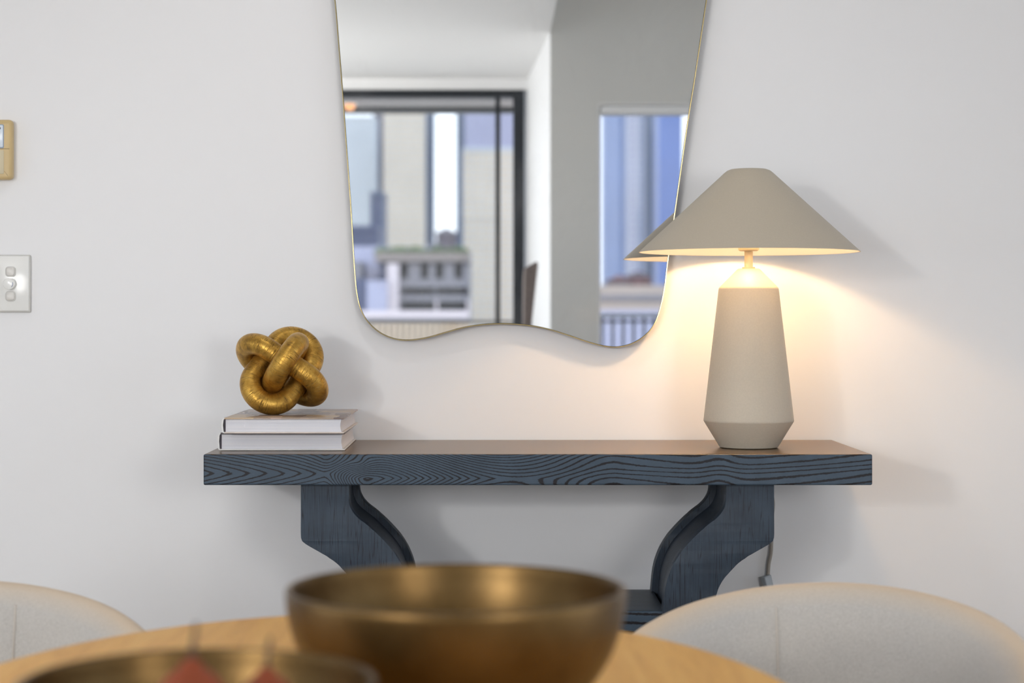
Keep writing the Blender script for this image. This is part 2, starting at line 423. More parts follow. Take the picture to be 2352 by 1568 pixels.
def grid_box(nx, ny, nz, x0, x1, y0, y1, z0, z1):
    bm = bmesh.new()
    def face(o, a, b, na, nb):
        g = [[bm.verts.new(Vector(o) + Vector(a) * (i / na) + Vector(b) * (j / nb)) for j in range(nb + 1)] for i in range(na + 1)]
        for i in range(na):
            for j in range(nb): bm.faces.new((g[i][j], g[i + 1][j], g[i + 1][j + 1], g[i][j + 1]))
    dx, dy, dz = (x1 - x0, 0, 0), (0, y1 - y0, 0), (0, 0, z1 - z0)
    face((x0, y0, z0), dx, dz, nx, nz); face((x0, y1, z0), dx, dz, nx, nz)
    face((x0, y0, z0), dx, dy, nx, ny); face((x0, y0, z1), dx, dy, nx, ny)
    face((x0, y0, z0), dy, dz, ny, nz); face((x1, y0, z0), dy, dz, ny, nz)
    bmesh.ops.remove_doubles(bm, verts=bm.verts, dist=1e-5)
    bmesh.ops.recalc_face_normals(bm, faces=bm.faces)
    es = [e for e in bm.edges if len(e.link_faces) == 2 and e.calc_face_angle(0) > 1.0]
    bmesh.ops.bevel(bm, geom=es, offset=.0028, segments=3, profile=.5, affect='EDGES')
    return bm
ys0, ys1 = -DW + D0 + .21, -.0095 + .21
bm = grid_box(360, 22, 18, -SW / 2, SW / 2, ys0, ys1, ZB, ZT)
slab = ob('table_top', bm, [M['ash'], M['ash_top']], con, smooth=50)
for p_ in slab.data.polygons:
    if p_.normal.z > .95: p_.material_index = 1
me = slab.data; co = np.zeros(len(me.vertices) * 3); me.vertices.foreach_get('co', co); co = co.reshape(-1, 3)
at = me.attributes.new('grain', 'FLOAT', 'POINT')
at.data.foreach_set('value', grain(co[:, 0], co[:, 1] - ys0, co[:, 2]).astype(np.float32))
slab['label'] = 'thick top with swirling dark grain on its front edge'
# leg outlines
def lp(x, y): return ((x - PX) / F * Dl0 - XC, Z_(y, Dl0))
outer = [(1778, 1115), (1778, 1180), (1778, 1229), (1775, 1242), (1764, 1251), (1716, 1279), (1686, 1303), (1658, 1337), (1643, 1374), (1634, 1420), (1630, 1480)]
inner = [(1668, 1115), (1667, 1150), (1662, 1168), (1648, 1187), (1614, 1215), (1580, 1249), (1556, 1279), (1539, 1313), (1529, 1347), (1524, 1388), (1521, 1430), (1520, 1490)]
ZW = .44
def prof_z(pts):
    c = catmull([Vector(lp(*p)) for p in pts] , 8); z = np.array([p.y for p in c]); x = np.array([p.x for p in c])
    o = np.argsort(z); return z[o], x[o]
zo, xo = prof_z(outer); zi_, xi_ = prof_z(inner)
LZ = sorted(set(np.round(np.concatenate([np.linspace(ZW, ZB - .0005, 90), np.linspace(Z_(1262, Dl0), Z_(1225, Dl0), 24)]), 5)))
LZ = sorted(set([2 * ZW - z for z in LZ if 2 * ZW - z > .0] + [0.0] + LZ))
def leg_mesh(inset, y0, y1, s, bev):
    bm = bmesh.new(); rows = []
    zm = np.array([ZW + abs(z - ZW) if z > 2 * ZW - ZB else ZB for z in LZ])
    a, b = np.interp(zm, zi_, xi_), np.interp(zm, zo, xo)
    if inset:
        zz = np.array(LZ); ga, gb = np.gradient(a, zz), np.gradient(b, zz)
        a = a + inset * np.sqrt(1 + ga ** 2); b = b - inset * np.sqrt(1 + gb ** 2)
    for z, p, q_ in zip(LZ, a, b):
        z = min(z, ZB - .0005)
        rows.append([bm.verts.new((s * p, y0, z)), bm.verts.new((s * q_, y0, z)), bm.verts.new((s * q_, y1, z)), bm.verts.new((s * p, y1, z))])
    for A, B in zip(rows[:-1], rows[1:]):
        for k in range(4): bm.faces.new((A[k], A[(k + 1) % 4], B[(k + 1) % 4], B[k]))
    bm.faces.new(rows[0]); bm.faces.new(rows[-1])
    if bev:
        es = [e for r1, r2 in zip(rows[:-1], rows[1:]) for k in range(4) for e in r1[k].link_edges if e.other_vert(r1[k]) is r2[k]]
        bmesh.ops.bevel(bm, geom=es, offset=bev, segments=2, profile=.5, affect='EDGES')
    return bm
yl0, yl1 = -DW + Dl0 + .21, -DW + Dl1 + .21
for s in (1, -1):
    lg = ob('leg', leg_mesh(.012, yl0 + .03, yl1 - .03, s, 0), M['ash_up'], con, smooth=40)
    ob('leg_panel', leg_mesh(0, yl0, yl0 + .034, s, .002), M['ash_up'], lg, smooth=40)
    ob('leg_panel', leg_mesh(0, yl1 - .034, yl1, s, .002), M['ash_up'], lg, smooth=40)
xi = lp(1526, 1405)[0]
zs = Z_(1404, Dl0)
bm = grid_box(60, 10, 8, -xi - .003, xi + .003, yl0 + .004, yl1 - .004, zs - .10, zs)
bar = ob('stretcher', bm, M['ash'], con, smooth=50)
me = bar.data; at = me.attributes.new('grain', 'FLOAT', 'POINT')
at.data.foreach_set('value', [v.co.y * 60 + v.co.z * 60 + math.sin(v.co.x * 6) * .8 for v in me.vertices])

# ------------------------------------------------------------------ wall mirror
DM = DW - .025
mp = [(768, 0), (776, 92), (785, 204), (792, 300), (805, 482), (812.5, 608), (820, 682), (835.5, 727), (864, 759), (899, 777), (936, 782), (980, 776.5), (1025, 764),
      (1070, 752), (1119, 745.5), (1168, 744.5), (1217, 748.5), (1262, 757.5), (1307, 771.5), (1350, 786), (1387, 795.5), (1421, 797.5), (1455, 788.5), (1484, 769.5), (1505, 743),
      (1518, 706), (1527, 664), (1536, 592), (1550, 496), (1565, 390), (1582, 272), (1597, 180), (1624, 0), (1652, -180), (1664, -330), (1640, -440), (1560, -500), (1450, -505), (1330, -470),
      (1200, -445), (1060, -455), (930, -500), (830, -500), (765, -440), (742, -330), (748, -180)]
mir = thing('wall_mirror', 'large wavy-edged mirror in a thin brass frame hanging on the white wall', 'mirror', (.03, 0, 1.45))
cv = catmull([P(x, y, DM) - Vector((.03, 0, 1.45)) for x, y in mp], 6, closed=True)
cv = [Vector((p.x, p.z)) for p in cv]
def offs(c, s):
    out = []
    for k, p in enumerate(c):
        t = (c[(k + 1) % len(c)] - c[k - 1]).normalized(); out.append(p + Vector((t.y, -t.x)) * s)
    return out
sgn = 1 if sum(a.x * b.y - b.x * a.y for a, b in zip(cv, cv[1:] + cv[:1])) > 0 else -1
inn = offs(cv, -.0017 * sgn)
bm = bmesh.new()                                      # frame: a thin ring with depth, standing 2 mm proud of the glass
rings = [[bm.verts.new((p.x, y, p.y)) for p in c] for c, y in ((cv, -.001), (cv, -.0262), (offs(cv, -.0006 * sgn), -.0268), (inn, -.0265), (inn, -.012))]
for A, B in zip(rings[:-1], rings[1:]):
    for k in range(len(A)): j = (k + 1) % len(A); bm.faces.new((A[k], A[j], B[j], B[k]))
ob('frame', bm, M['brass'], mir, smooth=50)
i2 = offs(cv, -.0033 * sgn)
bm = bmesh.new(); rings = [[bm.verts.new((p.x, -.0235, p.y)) for p in c] for c in (inn, i2)]
for k in range(len(cv)): j = (k + 1) % len(cv); bm.faces.new((rings[0][k], rings[0][j], rings[1][j], rings[1][k]))
bmesh.ops.solidify(bm, geom=bm.faces[:], thickness=.002)
g_ = ob('gasket', bm, M['dark_back'], mir); g_['label'] = 'dark gap line between frame and glass'
gl = ob('glass', prism(bmesh.new(), [(p.x, p.y) for p in offs(cv, -.0023 * sgn)], -.008, -.025 + .0012), M['mirror'], mir)

# ------------------------------------------------------------------ table lamp
DL = 3.375; LX = X_(1719.5, DL)
lamp = thing('table_lamp', 'lit stone-coloured table lamp with wide cone shade on the console table', 'lamp', (LX, -DW + DL, ZT))
def lz(y): return Z_(y, DL) - ZT
def lr(n): return n / F * DL
prof = [(0, .0), (lr(60), .0), (lr(67), .0018), (lr(70), .006), (lr(102.2), lz(967.5)), (lr(103.2), lz(965)), (lr(102.8), lz(962)), (lr(68.6), lz(664)), (lr(67.6), lz(661)), (lr(65.5), lz(658.5)),
        (lr(26), lz(618.5)), (lr(23), lz(617)), (0, lz(616.6))]
ob('base', lathe(bmesh.new(), prof, 128), M['stone'], lamp, smooth=30)
ob('collar', lathe(bmesh.new(), [(0, lz(617)), (lr(14.5), lz(617)), (lr(15), lz(615.5)), (lr(14.5), lz(613.4)), (0, lz(613.4))], 48), M['cream_metal'], lamp, smooth=40)
ob('stem', lathe(bmesh.new(), [(0, lz(615)), (lr(9.7), lz(615)), (lr(9.7), lz(577)), (lr(9.2), lz(576.6)), (lr(9.2), lz(540)), (0, lz(540))], 48), M['cream_metal'], lamp, smooth=40)
ob('socket', lathe(bmesh.new(), [(0, lz(576.5)), (lr(20), lz(576.5)), (lr(23.5), lz(574)), (lr(24), lz(571)), (lr(24), lz(562)), (lr(16), lz(560)), (lr(14), lz(520)), (0, lz(520))], 48), M['cream_metal'], lamp, smooth=40)
so = [(lr(252.5), lz(579)), (lr(150), lz(484.5)), (lr(64), lz(405)), (lr(56), lz(397.5)), (lr(49), lz(392)), (lr(41), lz(389)), (lr(25), lz(387.6)), (0, lz(387))]
t_ = .0016
si = [(0, lz(387) - .003), (lr(40), lz(389) - .003), (lr(55), lz(397.5) - .003), (lr(64) - t_, lz(405) - t_), (lr(252.5) - t_ * 1.2, lz(579) + .0002)]
bm = bmesh.new(); lathe(bm, so, 160); nf = len(bm.faces); lathe(bm, si, 160); bm.faces.ensure_lookup_table()
for k, f in enumerate(bm.faces): f.material_index = 1 if k >= nf else 0
bmesh.ops.remove_doubles(bm, verts=bm.verts, dist=1e-7)
# rim strip
bm.verts.ensure_lookup_table()
sh = ob('shade', bm, [M['shade'], M['shade_in']], lamp, smooth=30, recalc=False)
BZ = lz(579) + .115
bm = bmesh.new(); bmesh.ops.create_uvsphere(bm, u_segments=24, v_segments=14, radius=.024)
for v in bm.verts:
    if v.co.z < 0: v.co.x *= 1 + v.co.z * 14; v.co.y *= 1 + v.co.z * 14; v.co.z *= 1.5
for v in bm.verts: v.co.z += BZ - .0
q = N('bulb_glass'); em = q.n('Emission'); em.inputs[0].default_value = (1.0, .74, .45, 1); em.inputs[1].default_value = 6
tr = q.n('BsdfTransparent'); mx = q.n('MixShader'); mx.inputs[0].default_value = .15; q.l(tr.outputs[0], mx.inputs[1]); q.l(em.outputs[0], mx.inputs[2]); q.l(mx.outputs[0], q.o.inputs[0]); M['bulb'] = q.m
bb = ob('bulb', bm, M['bulb'], lamp, smooth=60)
bl_ = light('lamp_bulb_light', 'POINT', (0, 0, BZ + .006), 4.3, (1.0, .63, .31), shadow_soft_size=.022); bl_.parent = lamp
L0 = Vector((LX, -DW + DL, ZT))
DCo = 3.5952
cp = [Vector((0, .045, .006)), Vector((0, .12, .004)), Vector((0, .205, .0042)), Vector((.001, DCo - DL, -.002)), Vector((.004, DCo - DL, -.05))] + [P(x, y, DCo - .003 * 1) - L0 for x, y in ((1768, 1130), (1772, 1200), (1771.5, 1250), (1770, 1272), (1765.5, 1295), (1763.5, 1322))]
ob('cord', tube(bmesh.new(), catmull(cp, 10), .0040, 12), M['cord'], lamp, smooth=60)
bm = mk(-.0105, .0105, -.006, .006, -.034, .034, bev=.0028, seg=3)
bmesh.ops.rotate(bm, verts=bm.verts, cent=(0, 0, 0), matrix=Matrix.Rotation(R(-13), 3, 'Y') @ Matrix.Rotation(R(42), 3, 'Z'))
c_ = P(1768, 1360, DCo - .012) - L0
for v in bm.verts: v.co += c_
s_ = ob('cord_switch', bm, M['switchgrey'], lamp, smooth=40); s_['label'] = 'small grey switch box hanging on the cord'
tail = [P(x, y, DCo - .006) - L0 for x, y in ((1774, 1396), (1778, 1450), (1776, 1560), (1772, 1700))]
ob('cord', tube(bmesh.new(), catmull(tail, 10), .0035, 12), M['cord'], lamp, smooth=60)

# ------------------------------------------------------------------ books
q = N('printed_page_block')
pl = q.noise(1.0, stretch=(.6, .6, 1400), detail=3, rough=.75); pb = q.noise(1.0, stretch=(3, 3, 120), detail=2)
q.l(q.mixc(q.math('MULTIPLY', pb, .35), q.ramp(pl, [(.35, (.56, .56, .62)), (.6, (.84, .82, .82))]), (.60, .66, .78, 1)), q.b.inputs['Base Color'])
q.b.inputs['Roughness'].default_value = .55; q.bump(pl, .5, .0006); M['pages'] = q.m
def printed(name, cols, scale, st, rough=.25):
    q = N(name); tcn = q.n('TexCoord').outputs['Object']
    mp_ = q.n('Mapping'); mp_.inputs['Scale'].default_value = st; q.l(tcn, mp_.inputs[0])
    v = q.n('TexVoronoi', distance='CHEBYCHEV'); v.inputs['Scale'].default_value = scale; v.inputs['Randomness'].default_value = .75; q.l(mp_.outputs[0], v.inputs['Vector'])
    sp = q.n('SeparateColor'); q.l(v.outputs['Color'], sp.inputs[0])
    r_ = q.n('ValToRGB'); r_.color_ramp.interpolation = 'CONSTANT'; e = r_.color_ramp.elements
    while len(e) < len(cols): e.new(.5)
    for k, (el, c) in enumerate(zip(e, cols)): el.position = k / len(cols); el.color = tuple(c) + (1,)
    q.l(sp.outputs[0], r_.inputs[0])
    nz = q.noise(30, detail=4, rough=.6)
    q.l(q.mixc(q.math('MULTIPLY', nz, .45), r_.outputs[0], (.30, .24, .20, 1)), q.b.inputs['Base Color'])
    q.b.inputs['Roughness'].default_value = rough; return q.m
M['cover_tan'] = printed('tan_photo_cover', [(.36, .27, .21), (.46, .35, .28), (.24, .17, .14), (.52, .38, .32), (.40, .31, .24), (.18, .13, .12), (.55, .40, .25)], 22, (1, .8, .02))
M['cover_dark'] = printed('dark_photo_cover', [(.035, .035, .055), (.05, .05, .07), (.03, .03, .05), (.30, .25, .25), (.045, .04, .06)], 14, (1, .3, .02))
M['cover_white'] = plain('white_cover', (.70, .69, .67), .3, noise=.08, nscale=25)
M['cover_pink'] = plain('pale_cover', (.66, .58, .52), .35, noise=.1, nscale=30)
M['spine_dark'] = plain('dark_spine_lining', (.03, .02, .035), .5, bump=.1)
def book(label, x0, x1, ya, yb, z0, th, top_m, bot_m, spine_m, rz):
    W, H = x1 - x0, yb - ya
    b = thing('hardcover_book', label, 'book', ((x0 + x1) / 2, (ya + yb) / 2, z0), R(rz))
    ct = .0030
    ob('front_cover', mk(-W / 2 + .004, W / 2, -H / 2, H / 2, th - ct, th, bev=.0009), top_m, b, smooth=40)
    ob('back_cover', mk(-W / 2 + .004, W / 2, -H / 2, H / 2, 0, ct, bev=.0009), bot_m, b, smooth=40)
    bm = bmesh.new()
    pts = [(-W / 2 + .0045, 0), (-W / 2 + .001, .002)] + [(-W / 2 - .0012 * math.sin(math.pi * t), th * t) for t in (.15, .35, .5, .65, .85)] + [(-W / 2 + .001, th - .002), (-W / 2 + .0045, th),
           (-W / 2 + .0045, th - .0022), (-W / 2 + .0030, th - .004), (-W / 2 + .0018, th * .5), (-W / 2 + .0030, .004), (-W / 2 + .0045, .0022)]
    prism(bm, pts, -H / 2, H / 2); ob('spine', bm, spine_m, b, smooth=40)
    ob('spine_lining', mk(-W / 2 + .0032, -W / 2 + .0062, -H / 2 + .003, H / 2 - .003, ct, th - ct), M['spine_dark'], b)
    bm = bmesh.new(); n = 14; x_a, x_b = -W / 2 + .0058, W / 2 - .0045
    secs = []
    for k in range(n + 1):                      # slightly wavy fore-edge, hollowed as in a bound block
        t = k / n; bow = .0022 * math.sin(math.pi * t)
        secs.append((x_b - bow, ct + (th - 2 * ct) * t))
    pts = [(x_a, ct)] + secs + [(x_a, th - ct)]
    prism(bm, pts, -H / 2 + .0035, H / 2 - .0035); ob('pages', bm, M['pages'], b, smooth=30)
    return b
t1 = .0325; t2 = ZT + .0005
book('thick pale-edged hardcover book, lower one of the two under the gold knot', X_(500, 3.293), X_(791, 3.293), -DW + 3.293, -DW + 3.585, t2, t1, M['cover_dark'], M['cover_white'], M['cover_white'], .3)['group'] = 'stacked books on the console table'
ZK = t2 + t1 + .0004
th2 = .0288
book('hardcover book with a brown and tan photo cover, directly beneath the gold knot', X_(511, 3.262), X_(791, 3.262), -DW + 3.262, -DW + 3.574, ZK, th2, M['cover_tan'], M['cover_pink'], M['cover_white'], -.4)['group'] = 'stacked books on the console table'
ZK += th2

# ------------------------------------------------------------------ knot sculpture: three interlocked rings
kr, kb, ka = .0203, .0388, .0790
u0, v, w0 = Vector((-.545, 0, -.838)), Vector((.838, 0, -.545)), Vector((0, -1, 0))
ca, sa = math.cos(R(34)), math.sin(R(34))
u = u0 * ca + w0 * sa; wv_ = w0 * ca - u0 * sa
def racetrack(a, b, n):
    """closed centre line, arc-length samples, of a stadium with half length a and half width b"""
    s = a - b; L = 4 * s + 2 * math.pi * b; out = []
    for k in range(n):
        d = L * k / n
        if d < 2 * s: p, t = (-s + d, -b), (1, 0)
        elif d < 2 * s + math.pi * b: q_ = (d - 2 * s) / b - math.pi / 2; p, t = (s + b * math.cos(q_), b * math.sin(q_)), (-math.sin(q_), math.cos(q_))
        elif d < 4 * s + math.pi * b: p, t = (s - (d - 2 * s - math.pi * b), b), (-1, 0)
        else: q_ = (d - 4 * s - math.pi * b) / b + math.pi / 2; p, t = (-s + b * math.cos(q_), b * math.sin(q_)), (-math.sin(q_), math.cos(q_))
        out.append((p, t))
    return out, L
def ring(U, V, W, a, b, bulge):
    bm = bmesh.new(); n, m = 150, 36; uvl = bm.loops.layers.uv.new('UVMap'); pts, L = racetrack(a, b, n); rs = []
    for (p, t) in pts:
        c = U * p[0] + V * p[1] + W * bulge * (1 - (p[0] / a) ** 2) * 0
        nn = U * t[1] - V * t[0]
        rs.append([bm.verts.new(c + (nn * math.cos(2 * math.pi * k / m) + W * math.sin(2 * math.pi * k / m)) * kr) for k in range(m)])
    for i in range(n):
        for k in range(m):
            f = bm.faces.new((rs[i][k], rs[(i + 1) % n][k], rs[(i + 1) % n][(k + 1) % m], rs[i][(k + 1) % m]))
            for lo, (uu, vv) in zip(f.loops, ((i, k), (i + 1, k), (i + 1, k + 1), (i, k + 1))): lo[uvl].uv = (uu / n, vv / m)
    return bm
rb = [ring(u, v, wv_, ka, kb, 0), ring(v, wv_, u, ka, kb, 0), ring(wv_, u, v, ka, kb, 0)]
DK = 3.40
zmin = min(v_.co.z for b in rb for v_ in b.verts)
kc = Vector((X_(648, DK), -DW + DK, ZK - zmin - .0005))
knot = thing('knot_sculpture', 'antique gold knot sculpture of thick interlaced rings on top of the stacked books', 'sculpture', kc)
for b in rb: ob('ring', b, M['gold'], knot, smooth=80)

# ------------------------------------------------------------------ switch plate and thermostat
sc = DW / F
def flat(px0, px1, py0, py1, y0, y1, org, bev, seg=3):
    a, b = P(px0, py1, DW), P(px1, py0, DW)
    return mk(a.x - org.x, b.x - org.x, y0, y1, a.z - org.z, b.z - org.z, bev=bev, seg=seg)
og = P(27, 651, DW); og.y = 0
sw = thing('light_switch', 'glossy white light switch plate with two rockers and a round dimmer', 'light switch', og)
o_ = ob('surround', flat(-18, 72, 585, 717.5, -.007, -.0002, og, .003), M['plate_edge'], sw, smooth=40)
ob('plate', flat(-14, 69, 588, 714, -.0095, -.004, og, .0018), M['plate'], sw, smooth=40)
def disc(bm, cx, cz, r, y0, y1, n=48, sx=1, pw=2.0):
    pts = []
    for k in range(n):
        a = 2 * math.pi * k / n; c, s = math.cos(a), math.sin(a)
        pts.append((cx + sx * r * math.copysign(abs(c) ** (2 / pw), c), cz + r * math.copysign(abs(s) ** (2 / pw), s)))
    return prism(bm, pts, y0, y1, bev=.0009, seg=2)
for yy in (624, 680):
    p = P(27.5, yy, DW) - og
    f_ = ob('rocker_ring', disc(bmesh.new(), p.x, p.z, 12 * sc, -.0115, -.009, pw=3.2), M['plate_edge'], sw, smooth=40)
    ob('rocker', disc(bmesh.new(), p.x, p.z, 9.2 * sc, -.0135, -.0105, pw=3.6), M['rocker'], sw, smooth=40)
p = P(26.5, 652, DW) - og
ob('dimmer_knob', disc(bmesh.new(), p.x, p.z, 13.2 * sc, -.021, -.009), M['plate'], sw, smooth=40)
bm = bmesh.new(); pts = [(p.x + 9.5 * sc * math.cos(a), -.0213, p.z + 9.5 * sc * math.sin(a)) for a in [R(-50 + 7 * k) for k in range(11)]]
tube(bm, pts, .0004, 6); ob('dimmer_mark', bm, M['blue_mark'], sw)
og = P(-22, 345, DW); og.y = 0
th = thing('thermostat', 'beige wall thermostat with a small screen above the light switch', 'thermostat', og)
bm = bmesh.new(); a, b = P(-78, 414, DW) - og, P(34, 277, DW) - og
def rrect(x0, x1, z0, z1, r, n=6): return [(p.x, p.y) for p in round_corners([(x0, z0), (x1, z0), (x1, z1), (x0, z1)], r, n)]
zm = (P(0, 344.3, DW) - og).z
prism(bm, rrect(a.x, b.x, a.z, b.z, .009), -.024, -.0002, bev=.0075, seg=6); ob('body', bm, M['therm'], th, smooth=60)
ob('seam', mk(a.x + .008, b.x - .0045, -.0243, -.02, zm - .0006, zm + .0006), M['therm_seam'], th)
bm = bmesh.new(); a, b = P(-60, 401.5, DW) - og, P(16.5, 347, DW) - og; prism(bm, rrect(a.x, b.x, a.z, b.z, .002), -.0252, -.02, bev=.0006); ob('lid', bm, M['therm_l'], th, smooth=60)
bm = bmesh.new(); a, b = P(-60, 343, DW) - og, P(16.5, 288.5, DW) - og; prism(bm, rrect(a.x, b.x, a.z, b.z, .003), -.0248, -.02, bev=.0005); ob('screen_surround', bm, M['lcd_frame'], th, smooth=60)
bm = bmesh.new(); a, b = P(-60, 340, DW) - og, P(14.5, 290.5, DW) - og; prism(bm, rrect(a.x, b.x, a.z, b.z, .002), -.0255, -.024, bev=.0003); ob('screen', bm, M['lcd'], th, smooth=60)
a, b = P(-2, 300, DW) - og, P(9.8, 295, DW) - og
bm = bmesh.new(); prism(bm, rrect(a.x, b.x, a.z, b.z, .0022), -.0260, -.0252); ob('screen_mark', bm, M['lcd_dark'], th)
a, b = P(.5, 298.6, DW) - og, P(7.8, 296.4, DW) - og
bm = bmesh.new(); prism(bm, rrect(a.x, b.x, a.z, b.z, .001), -.0262, -.0254); ob('screen_mark', bm, M['plate'], th)

# ------------------------------------------------------------------ dining table
ZD = CH - .36; TX, TD, TB, TA = -.128, 1.65, .432, .562
tb = thing('dining_table', 'oval oak dining table with two bronze bowls, in front of the console table', 'table', (TX, -DW + TD, 0))
bm = bmesh.new(); n = 160; ed = [(-.030, -.034), (-.016, -.031), (-.005, -.022), (0, -.012), (-.0012, -.005), (-.004, -.0015), (-.008, 0)]
rg = []
for o_, z in ed:
    rg.append([bm.verts.new(((TB + o_) * math.cos(2 * math.pi * k / n), (TA + o_) * math.sin(2 * math.pi * k / n), ZD + z)) for k in range(n)])
for A, B in zip(rg[:-1], rg[1:]):
    for k in range(n): bm.faces.new((A[k], A[(k + 1) % n], B[(k + 1) % n], B[k]))
bm.faces.new(rg[0][::-1]); bm.faces.new(rg[-1])
ob('tabletop', bm, M['oak'], tb, smooth=30)
for sy in (-1, 1):
    bm = lathe(bmesh.new(), [(0, .012), (.055, .012), (.055, .03), (.047, .3), (.052, .6), (.075, ZD - .034), (0, ZD - .034)], 40)
    for v_ in bm.verts: v_.co.y += sy * .22
    ob('leg', bm, M['oak'], tb, smooth=40)
    bm = mk(-.20, .20, sy * .22 - .05, sy * .22 + .05, 0, .03, bev=.008); ob('foot', bm, M['oak'], tb, smooth=40)

# ------------------------------------------------------------------ tub chairs
def tub_chair(label, loc, rz, seams, group=None):
    c = thing('tub_chair', label, 'chair', loc, rz, group)
    # local frame: back at +y, opening towards -y
    n = 72; A0 = R(118); rows = []
    bm = bmesh.new()
    def rad(z, out_): return (.262 + .055 * (z - .36)) - (0 if out_ else .044)
    prof_n = 9
    for i in range(n + 1):
        f = -A0 + 2 * A0 * i / n                       # 0 = middle of the back
        s = abs(f) / A0
        h = .722 - .125 * s ** 1.9 - .10 * max(0, s - .8) ** 2 * 10
        ex = 1.03 + .10 * max(0, s - .55)
        sec = []
        for z, o in [(.36, 1), (.46, 1), (.56, 1), (h - .03, 1)]: sec.append((rad(z, True), z))
        ro, ri = rad(h, True), rad(h, False); mid = (ro + ri) / 2; hr = (ro - ri) / 2
        for k in range(1, 8): a = math.pi * k / 8; sec.append((mid + hr * math.cos(a), h - .03 + hr * 1.35 * math.sin(a)))
        for z in (h - .03, .56, .46, .36): sec.append((rad(z, False) - .012 * math.sin(math.pi * (z - .36) / .36), z))
        dx, dy = math.sin(f), math.cos(f)
        if s > .86:                                     # round the arm ends off
            q_ = (s - .86) / .14; sh_ = 1 - .5 * (1 - math.sqrt(max(0, 1 - q_ * q_)))
        else: sh_ = 1
        rows.append([bm.verts.new((dx * (mid + (r_ - mid) * sh_) * ex, dy * (mid + (r_ - mid) * sh_) * ex, z)) for r_, z in sec])
    for A, B in zip(rows[:-1], rows[1:]):
        for k in range(len(A)): j = (k + 1) % len(A); bm.faces.new((A[k], A[j], B[j], B[k]))
    bm.faces.new(rows[0]); bm.faces.new(rows[-1][::-1])
    bm.faces.ensure_lookup_table()
    nsec = len(rows[0])
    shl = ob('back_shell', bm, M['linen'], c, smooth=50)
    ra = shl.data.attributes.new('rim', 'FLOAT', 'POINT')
    wt = {4: .2, 5: .6, 6: .9, 7: 1, 8: .85, 9: .5, 10: .25}  # painted sheen is strongest on the rim and fades to both sides
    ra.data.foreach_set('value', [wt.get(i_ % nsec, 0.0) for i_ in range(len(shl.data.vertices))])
    for fa in seams:                          # seams on the inside of the back
        pts = []
        for t in range(13):
            s = abs(fa) / A0; h = .722 - .10 * s ** 2.2; z = .44 + (h - .03 - .44) * t / 12
            r_ = rad(z, False) - .012 * math.sin(math.pi * (z - .36) / .36)
            if z > h - .03: a = math.pi * (1 - (z - h + .03) / .06 * .5); r_ = (rad(h, True) + rad(h, False)) / 2 - .022 * math.sin(R(70)) * 0 - .022 * max(0, 1 - (z - h + .03) / .035) ** .5
            pts.append((math.sin(fa) * r_ * 1.03, math.cos(fa) * r_ * 1.03, z))
        ob('seam', tube(bmesh.new(), pts, .0016, 6), M['seam'], shl)
    bm = bmesh.new()
    pr = [(0, .37), (.17, .37), (.205, .385), (.215, .42), (.205, .45), (.17, .468), (0, .475)]
    lathe(bm, pr, 48); ob('seat_cushion', bm, M['linen'], c, smooth=60)
    bm = lathe(bmesh.new(), [(0, .33), (.22, .33), (.23, .345), (.23, .372), (0, .372)], 48); ob('seat_base', bm, M['linen'], c, smooth=40)
    for a in (45, 135, 225, 315):
        x, y = .17 * math.cos(R(a)), .17 * math.sin(R(a))
        ob('leg', tube(bmesh.new(), [(x * 1.25, y * 1.25, 0), (x, y, .335)], lambda t: .011 + .007 * t, 12), M['oak'], c, smooth=40)
    return c
c1 = tub_chair('beige linen tub chair on the right, tucked beside the oak table', (.418, -DW + 2.325, 0), R(-20), (R(-24),), 'tub chairs around the dining table')
c2 = tub_chair('beige linen tub chair on the left, cut off by the picture edge', (-.715, -DW + 2.345, 0), R(17), (R(24),), 'tub chairs around the dining table')

# ------------------------------------------------------------------ bowls and fruits
def bowl(label, x, D, rim_z, Rm, foot_r, thick, power, group='bronze bowls on the oak table'):
    b = thing('bowl', label, 'bowl', (x, -DW + D, ZD), 0, group)
    H = rim_z - ZD; o = [(0, 0.0), (foot_r * .9, 0.0), (foot_r, .003)]
    for k in range(1, 25):
        t = k / 24; r = foot_r + (Rm - foot_r) * math.sin(t * math.pi / 2) ** power if power else 0
        o.append((r, .004 + (H - .004) * (1 - math.cos(t * math.pi / 2)) ** .92))
    o[-1] = (Rm, H - .0025)
    i = [(Rm - .0008, H - .0006), (Rm - .002, H), (Rm - thick + .001, H), (Rm - thick, H - .0015)]
    for k in range(23, 0, -1):
        t = k / 24; r = foot_r + (Rm - foot_r) * math.sin(t * math.pi / 2) ** power
        i.append((max(0, r - thick * 1.05), .004 + (H - .004) * (1 - math.cos(t * math.pi / 2)) ** .92 + thick * .55))
    i += [(foot_r * .5, .008), (0, .0078)]
    ob('body', lathe(bmesh.new(), o + i[:2], 128), M['bronze'], b, smooth=50)
    ob('inner_wall', lathe(bmesh.new(), i[1:], 128), M['bronze'], b, smooth=50)
    return b
D_b = .235 * F / (1346 - PY)
bowl('large deep bronze bowl, the taller of the two on the oak table', X_(1047.5, D_b), D_b, CH - .235, 391 / F * D_b, .052, .0055, 1.0)
D_s = .262 * F / (1562 - PY)
sbx = X_(452, D_s); RS = 415 / F * D_s
bowl('shallower bronze bowl holding two rust-coloured fruits, nearest the camera', sbx, D_s, CH - .262, RS, .05, .005, .9)
M['fruit'] = plain('rust_fruit_skin', (.22, .036, .004), .6, noise=.35, nscale=18, bump=.1)
M['fruit_stem'] = plain('fruit_stem', (.055, .03, .02), .7, bump=.3)
